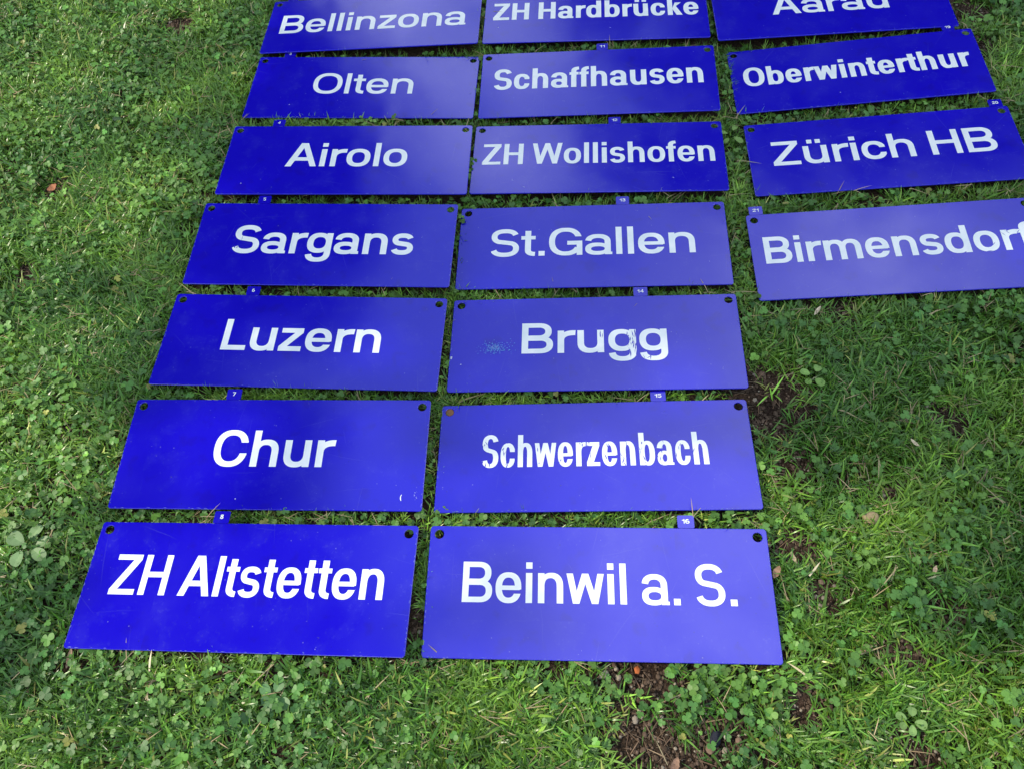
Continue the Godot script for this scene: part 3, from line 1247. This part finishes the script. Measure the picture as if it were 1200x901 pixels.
	for s in SOIL:
		for k in int(s[2] * 6000.0):
			var a := rng.randf() * TAU
			var d: float = s[2] * 1.3 * sqrt(rng.randf())
			var x: float = s[0] + cos(a) * d
			var z: float = s[1] + sin(a) * d
			if sign_depth(x, z)[0] > 0.0: continue
			var cs := exp(rng.randfn(-6.4, 0.36))
			bins["k"][0].append(Transform3D(Basis.from_euler(Vector3(rng.randf() * 3, rng.randf() * 6, rng.randf() * 3)).scaled(Vector3(cs, cs * 0.75, cs)), Vector3(x, ground_y(x, z) + cs * 0.3 + 0.001, z)))
			var g := exp(rng.randfn(0.0, 0.35))
			bins["k"][1].append(Color(0.085 * g, 0.060 * g, 0.043 * g) if rng.randf() < 0.94 else Color(0.28, 0.24, 0.18))
	print("tufts ", bins["g0"][0].size() * 10, " long ", bins["l0"][0].size() * 5, " clover ", bins["c0"][0].size() * 8, " crumbs ", bins["k"][0].size())
	for k in 10: scatter("grass", tufts[k], M.grass, bins["g%d" % k][0], bins["g%d" % k][1], "short mown lawn grass around the signs", "grass")
	for k in 5: scatter("grass", long[k], M.grass, bins["l%d" % k][0], bins["l%d" % k][1], "longer grass blades standing out of the lawn", "grass")
	for k in 8: scatter("clover", clovers[k], M.clover, bins["c%d" % k][0], bins["c%d" % k][1], "white clover leaves growing through the lawn", "clover")
	for k in 4: scatter("dead_grass", straw[k], M.straw, bins["s%d" % k][0], bins["s%d" % k][1], "dead straw coloured grass in the lawn", "dead grass")
	scatter("soil_crumbs", lump_mesh(7, 0.3), M.crumb, bins["k"][0], bins["k"][1], "loose soil crumbs on the bare patches", "soil")


func lump_mesh(sd: int, rough: float) -> ArrayMesh:
	var n := FastNoiseLite.new()
	n.seed = sd
	n.frequency = 0.9
	var sp := SphereMesh.new()
	sp.radius = 1.0
	sp.height = 2.0
	sp.radial_segments = 12
	sp.rings = 7
	var arr := sp.get_mesh_arrays()
	var vs: PackedVector3Array = arr[Mesh.ARRAY_VERTEX]
	var st := SurfaceTool.new()
	st.begin(Mesh.PRIMITIVE_TRIANGLES)
	for v in vs:
		st.set_color(Color.WHITE)
		st.add_vertex(v * (1.0 + rough * 2.0 * n.get_noise_3dv(v * 1.6)))
	for i in arr[Mesh.ARRAY_INDEX]: st.add_index(i)
	st.generate_normals()
	return st.commit()


# ------------------------------------------------------------------ small things in the grass
func dry_leaf_mesh(ln: float, wd: float, curl: float, c: Color, sd: int) -> ArrayMesh:
	var r := RandomNumberGenerator.new()
	r.seed = sd
	var st := SurfaceTool.new()
	st.begin(Mesh.PRIMITIVE_TRIANGLES)
	var nseg := 9
	var rows := []
	for i in nseg + 1:
		var f := float(i) / nseg
		var w := wd * 0.5 * pow(sin(PI * clampf(f * 0.94 + 0.03, 0, 1)), 0.8) * r.randf_range(0.85, 1.1)
		var y := curl * ln * (f - 0.5) * (f - 0.5) + r.randf_range(-0.02, 0.02) * ln
		rows.append([Vector3((f - 0.5) * ln, y + w * 0.45, -w), Vector3((f - 0.5) * ln, y, 0), Vector3((f - 0.5) * ln, y + w * 0.3, w)])
	for i in nseg:
		for k in 2:
			var v := r.randf_range(0.75, 1.25)
			var a: Vector3 = rows[i][k]
			var b: Vector3 = rows[i + 1][k]
			var d: Vector3 = rows[i + 1][k + 1]
			var e: Vector3 = rows[i][k + 1]
			st.set_color(c * v)
			for q in [a, b, d, a, d, e]: st.add_vertex(q)
	st.generate_normals()
	return st.commit()


func put(o: Node3D, x: float, z: float, up: float, turn: Vector3) -> void:
	o.position = Vector3(x, ground_y(x, z) + up, z)
	o.rotation = turn


func weed(x: float, z: float, leaves: int, ln: float, wd: float, rise: float, c: Color, label: String) -> void:
	var root := Node3D.new()
	root.name = numbered("broadleaf_weed")
	add_child(root)
	put(root, x, z, 0.0, Vector3(0, x * 7.0, 0))
	tag(root, label, "weed", "broadleaf weeds in the lawn")
	for k in leaves:
		var st := SurfaceTool.new()
		st.begin(Mesh.PRIMITIVE_TRIANGLES)
		var v := 0.85 + 0.3 * fposmod(k * 0.37 + x, 1.0)
		var a := TAU * k / leaves + 0.35 * sin(k * 5.0)
		var l := ln * (0.75 + 0.4 * fposmod(k * 0.61, 1.0))
		var up := rise * (0.6 + 0.5 * fposmod(k * 0.43, 1.0))
		var foot := Vector3(cos(a), 0, sin(a)) * ln * 0.35 + Vector3(0, up, 0)
		var s := Vector3(-sin(a), 0, cos(a)) * 0.0011
		for q in [Vector3(-s.x, 0, -s.z), s, foot + s, -s, foot + s, foot - s]:
			st.set_color(c * v)
			st.set_normal(Vector3.UP)
			st.add_vertex(q)
		leaflet(st, foot, a, l, wd * (0.85 + 0.3 * fposmod(k * 0.29, 1.0)), 0.12 + 0.25 * sin(k * 3.0), 0.18, c * v, c * v * 1.2)
		obj("leaf", st.commit(), M.clover, root)


func make_small_things() -> void:
	# stones and chips
	var stones := [
		["pebble", 0.554, -0.366, 0.014, Vector3(1.0, 0.55, 0.85), Color(0.42, 0.34, 0.21), "buff crumbly lump of stone lying in the grass on the right", "stone"],
		["pebble", 0.226, -0.075, 0.009, Vector3(1.3, 0.7, 0.9), Color(0.03, 0.034, 0.055), "blue black pebble in bare soil near the bottom edge", "stone"],
		["pebble", 0.243, -0.078, 0.0042, Vector3(1, 0.8, 1.3), Color(0.62, 0.60, 0.55), "tiny white pebble beside the blue black pebble", "stone"],
		["pebble", 0.236, -0.058, 0.0042, Vector3(1.2, 0.7, 1), Color(0.33, 0.29, 0.24), "small grey pebble just below the blue black pebble", "stone"],
		["pebble", 0.215, -0.062, 0.006, Vector3(1.2, 0.7, 1), Color(0.24, 0.17, 0.13), "brown pebble left of the small grey pebble", "stone"],
		["pebble", 0.080, -0.183, 0.0065, Vector3(1.3, 0.6, 0.9), Color(0.26, 0.27, 0.21), "grey green pebble in bare soil under the lettered Beinwil sign", "stone"],
		["pebble", 0.115, -0.115, 0.005, Vector3(1.2, 0.6, 1), Color(0.36, 0.31, 0.26), "pale brown pebble in the middle of the bare soil", "stone"],
		["brick_chip", 0.132, -0.184, 0.0052, Vector3(0.9, 0.6, 1.2), Color(0.55, 0.17, 0.06), "orange chip of brick on soil below the Beinwil sign", "chip"],
	]
	var m := [lump_mesh(3, 0.24), lump_mesh(5, 0.3)]
	for k in stones.size():
		var s: Array = stones[k]
		var mesh := lump_mesh(60 + k, 0.25)
		var mat: StandardMaterial3D = M.stone.duplicate()
		mat.albedo_color = Color(s[5].r, s[5].g, s[5].b).linear_to_srgb()
		var o := obj(s[0], mesh, mat)
		put(o, s[1], s[2], s[3] * s[4].y * 0.55 + (0.006 if k == 0 else 0.002), Vector3(0.1, k * 1.3, 0.1))
		o.scale = s[4] * s[3]
		tag(o, s[6], s[7], "pebbles lying in the soil" if s[7] == "stone" else "")
	# fallen leaves and stalks
	var leaves := [
		[0.159, -0.047, 0.026, 0.013, 0.7, Color(0.26, 0.16, 0.11), 1.2, 0.006, "curled brown leaf on soil at the bottom edge"],
		[0.378, -0.300, 0.022, 0.012, 0.5, Color(0.30, 0.19, 0.12), 0.9, 0.014, "brown dry leaf right of the lettered Beinwil sign"],
		[0.410, -0.318, 0.020, 0.008, 0.5, Color(0.42, 0.33, 0.20), 1.9, 0.016, "tan dry leaf in the grass near the brown leaf"],
		[0.665, -0.481, 0.018, 0.009, 0.5, Color(0.60, 0.50, 0.34), 2.3, 0.022, "cream dry leaf standing out of the grass on the right"],
		[-0.756, -0.312, 0.030, 0.008, 0.4, Color(0.30, 0.21, 0.14), 1.4, 0.012, "narrow brown dead leaf below the Altstetten sign corner"],
		[-0.976, -1.372, 0.024, 0.014, 0.8, Color(0.30, 0.13, 0.07), 0.5, 0.018, "reddish brown dry leaf in grass left of the Airolo sign"],
		[0.594, -0.775, 0.022, 0.007, 0.5, Color(0.50, 0.42, 0.30), 0.8, 0.020, "pale husk in the grass under the Birmensdorf sign"],
		[0.618, -0.268, 0.016, 0.008, 0.6, Color(0.44, 0.32, 0.22), 1.1, 0.016, "small tan leaf in the grass at the right"],
		[0.478, -0.170, 0.020, 0.011, 0.6, Color(0.34, 0.25, 0.18), 0.2, 0.010, "grey brown leaf in the grass near the lower right"],
	]
	for k in leaves.size():
		var l: Array = leaves[k]
		var o := obj("dry_leaf", dry_leaf_mesh(l[2], l[3], l[4], l[5], 200 + k), M.dry)
		put(o, l[0], l[1], l[7], Vector3(0.25, l[6], 0.2))
		tag(o, l[8], "leaf", "dry leaves fallen in the lawn")
	var stalks := [
		[-0.617, -0.272, 0.032, 1.5, Color(0.62, 0.56, 0.38), "pale straw stalk below the Altstetten sign"],
		[0.378, -0.139, 0.035, 2.4, Color(0.50, 0.42, 0.26), "tan straw stalk right of the Beinwil sign"],
		[0.425, -0.285, 0.030, 0.7, Color(0.58, 0.50, 0.34), "straw stalk beside the tan dry leaf"],
		[0.130, -0.245, 0.018, 0.3, Color(0.4, 0.3, 0.2), "brown stalk at the lower edge of the Beinwil sign"],
	]
	for k in 3:
		var s: Array = stalks[k]
		var st := SurfaceTool.new()
		st.begin(Mesh.PRIMITIVE_TRIANGLES)
		blade(st, Vector3.ZERO, 0.0, s[2], 0.0032, 1.25, 0.5, s[4])
		var o := obj("straw_stalk", st.commit(), M.straw)
		put(o, s[0], s[1], 0.020, Vector3(0, s[3], 0))
		tag(o, s[5], "straw", "straw stalks in the lawn")
	# broad leaved plants
	weed(0.504, -0.063, 5, 0.016, 0.012, 0.020, Color(0.14, 0.24, 0.07), "pale green rosette of round leaves at the lower right")
	weed(-0.860, -0.510, 5, 0.032, 0.022, 0.022, Color(0.15, 0.25, 0.10), "large pale leaved plant left of the Altstetten sign")
	weed(0.556, -1.262, 4, 0.024, 0.012, 0.020, Color(0.13, 0.24, 0.05), "upright leafy plant at the corner of the Zürich sign")
	weed(0.545, -0.640, 4, 0.018, 0.014, 0.024, Color(0.14, 0.26, 0.06), "small bright green plant right of the bare soil")
	weed(-0.420, -0.210, 5, 0.020, 0.016, 0.022, Color(0.08, 0.18, 0.06), "round leaved plant in grass below the Altstetten sign")
	weed(0.520, -0.300, 5, 0.013, 0.011, 0.020, Color(0.12, 0.24, 0.04), "bright round leaved plant below the buff stone")


# ------------------------------------------------------------------ trees round the lawn (mirrored in the enamel, shading the grass)
func tube(st: SurfaceTool, pts: PackedVector3Array, rad: PackedFloat32Array) -> void:
	var nn := 10
	for i in pts.size() - 1:
		var d := (pts[i + 1] - pts[i]).normalized()
		var a := d.cross(Vector3(0.3, 0.1, 0.9)).normalized()
		var b := d.cross(a)
		for k in nn:
			var c0 := a * cos(TAU * k / nn) + b * sin(TAU * k / nn)
			var c1 := a * cos(TAU * (k + 1) / nn) + b * sin(TAU * (k + 1) / nn)
			for q in [[pts[i] + c0 * rad[i], c0], [pts[i + 1] + c0 * rad[i + 1], c0], [pts[i + 1] + c1 * rad[i + 1], c1], [pts[i] + c0 * rad[i], c0], [pts[i + 1] + c1 * rad[i + 1], c1], [pts[i] + c1 * rad[i], c1]]:
				st.set_normal(q[1])
				st.add_vertex(q[0])


func tree(at: Vector3, crown_y: float, size: Vector3, leaves: int, leaf_size: float, c: Color, sd: int, label: String, reach := Vector3.ZERO) -> void:
	var r := RandomNumberGenerator.new()
	r.seed = sd
	var root := Node3D.new()
	root.name = numbered("broadleaf_tree")
	add_child(root)
	root.position = at
	tag(root, label, "tree", "trees standing round the lawn")
	var st := SurfaceTool.new()
	st.begin(Mesh.PRIMITIVE_TRIANGLES)
	var centre := Vector3(0, crown_y, 0) + reach
	var fork := Vector3(r.randf_range(-0.15, 0.15), crown_y - size.y * 0.75, r.randf_range(-0.15, 0.15))
	tube(st, PackedVector3Array([Vector3(0, -0.2, 0), Vector3(0.03, 0.5, 0), fork * 0.6, fork]), PackedFloat32Array([0.30, 0.22, 0.18, 0.15]))
	var clumps := []
	for k in 46:
		var d := Vector3(r.randfn(), r.randfn(), r.randfn()).normalized() * pow(r.randf(), 0.42)
		var tip := centre + d * size
		clumps.append([tip, r.randf_range(0.16, 0.30) * size.x])
		if k < 22:
			var mid := fork.lerp(tip, 0.5) + Vector3(r.randfn(), 0.4, r.randfn()) * 0.25
			tube(st, PackedVector3Array([fork, mid, tip]), PackedFloat32Array([0.09, 0.05, 0.012]))
	obj("trunk", st.commit(), M.bark, root)
	var lf := SurfaceTool.new()
	lf.begin(Mesh.PRIMITIVE_TRIANGLES)
	leaflet(lf, Vector3.ZERO, 0.0, 1.0, 0.8, 0.0, 0.2, Color.WHITE, Color.WHITE)
	leaflet(lf, Vector3(0.1, 0.15, 0.1), 2.2, 0.9, 0.7, 0.3, 0.2, Color.WHITE, Color.WHITE)
	leaflet(lf, Vector3(-0.1, -0.1, 0.1), 4.1, 0.9, 0.7, -0.2, 0.2, Color.WHITE, Color.WHITE)
	var mm := MultiMesh.new()
	mm.transform_format = MultiMesh.TRANSFORM_3D
	mm.use_colors = true
	mm.mesh = lf.commit()
	mm.instance_count = leaves
	for i in leaves:
		var cl: Array = clumps[r.randi() % clumps.size()]
		var d: Vector3 = Vector3(r.randfn(), r.randfn() * 0.75, r.randfn()) * 0.5 * (cl[1] as float)
		var b := Basis.from_euler(Vector3(r.randfn(0, 0.7), r.randf() * TAU, r.randfn(0, 0.7))) * (leaf_size * r.randf_range(0.6, 1.25))
		mm.set_instance_transform(i, Transform3D(b, cl[0] + d))
		mm.set_instance_color(i, c * exp(r.randfn(0, 0.2)))
	var cr := MultiMeshInstance3D.new()
	cr.name = "crown"
	cr.multimesh = mm
	cr.material_override = M.leaf
	root.add_child(cr)
	cr.set_meta("kind", "stuff")


func make_trees() -> void:
	tree(Vector3(-4.3, 0, -2.7), 6.6, Vector3(2.6, 2.4, 2.3), 7000, 0.13, Color(0.045, 0.095, 0.02), 1, "broad tree leaning over the left side of the lawn")
	tree(Vector3(-4.1, 0, -8.2), 6.0, Vector3(3.8, 3.4, 3.0), 32000, 0.16, Color(0.04, 0.085, 0.02), 2, "wide leafy tree beyond the left end of the lawn")
	tree(Vector3(6.0, 0, -11.0), 7.2, Vector3(3.8, 3.8, 3.2), 22000, 0.17, Color(0.04, 0.08, 0.02), 3, "rounded tree beyond the right end of the lawn")
	tree(Vector3(10.5, 0, -9.0), 6.0, Vector3(3.4, 3.4, 3.2), 18000, 0.17, Color(0.045, 0.085, 0.022), 4, "rightmost tree beyond the lawn")
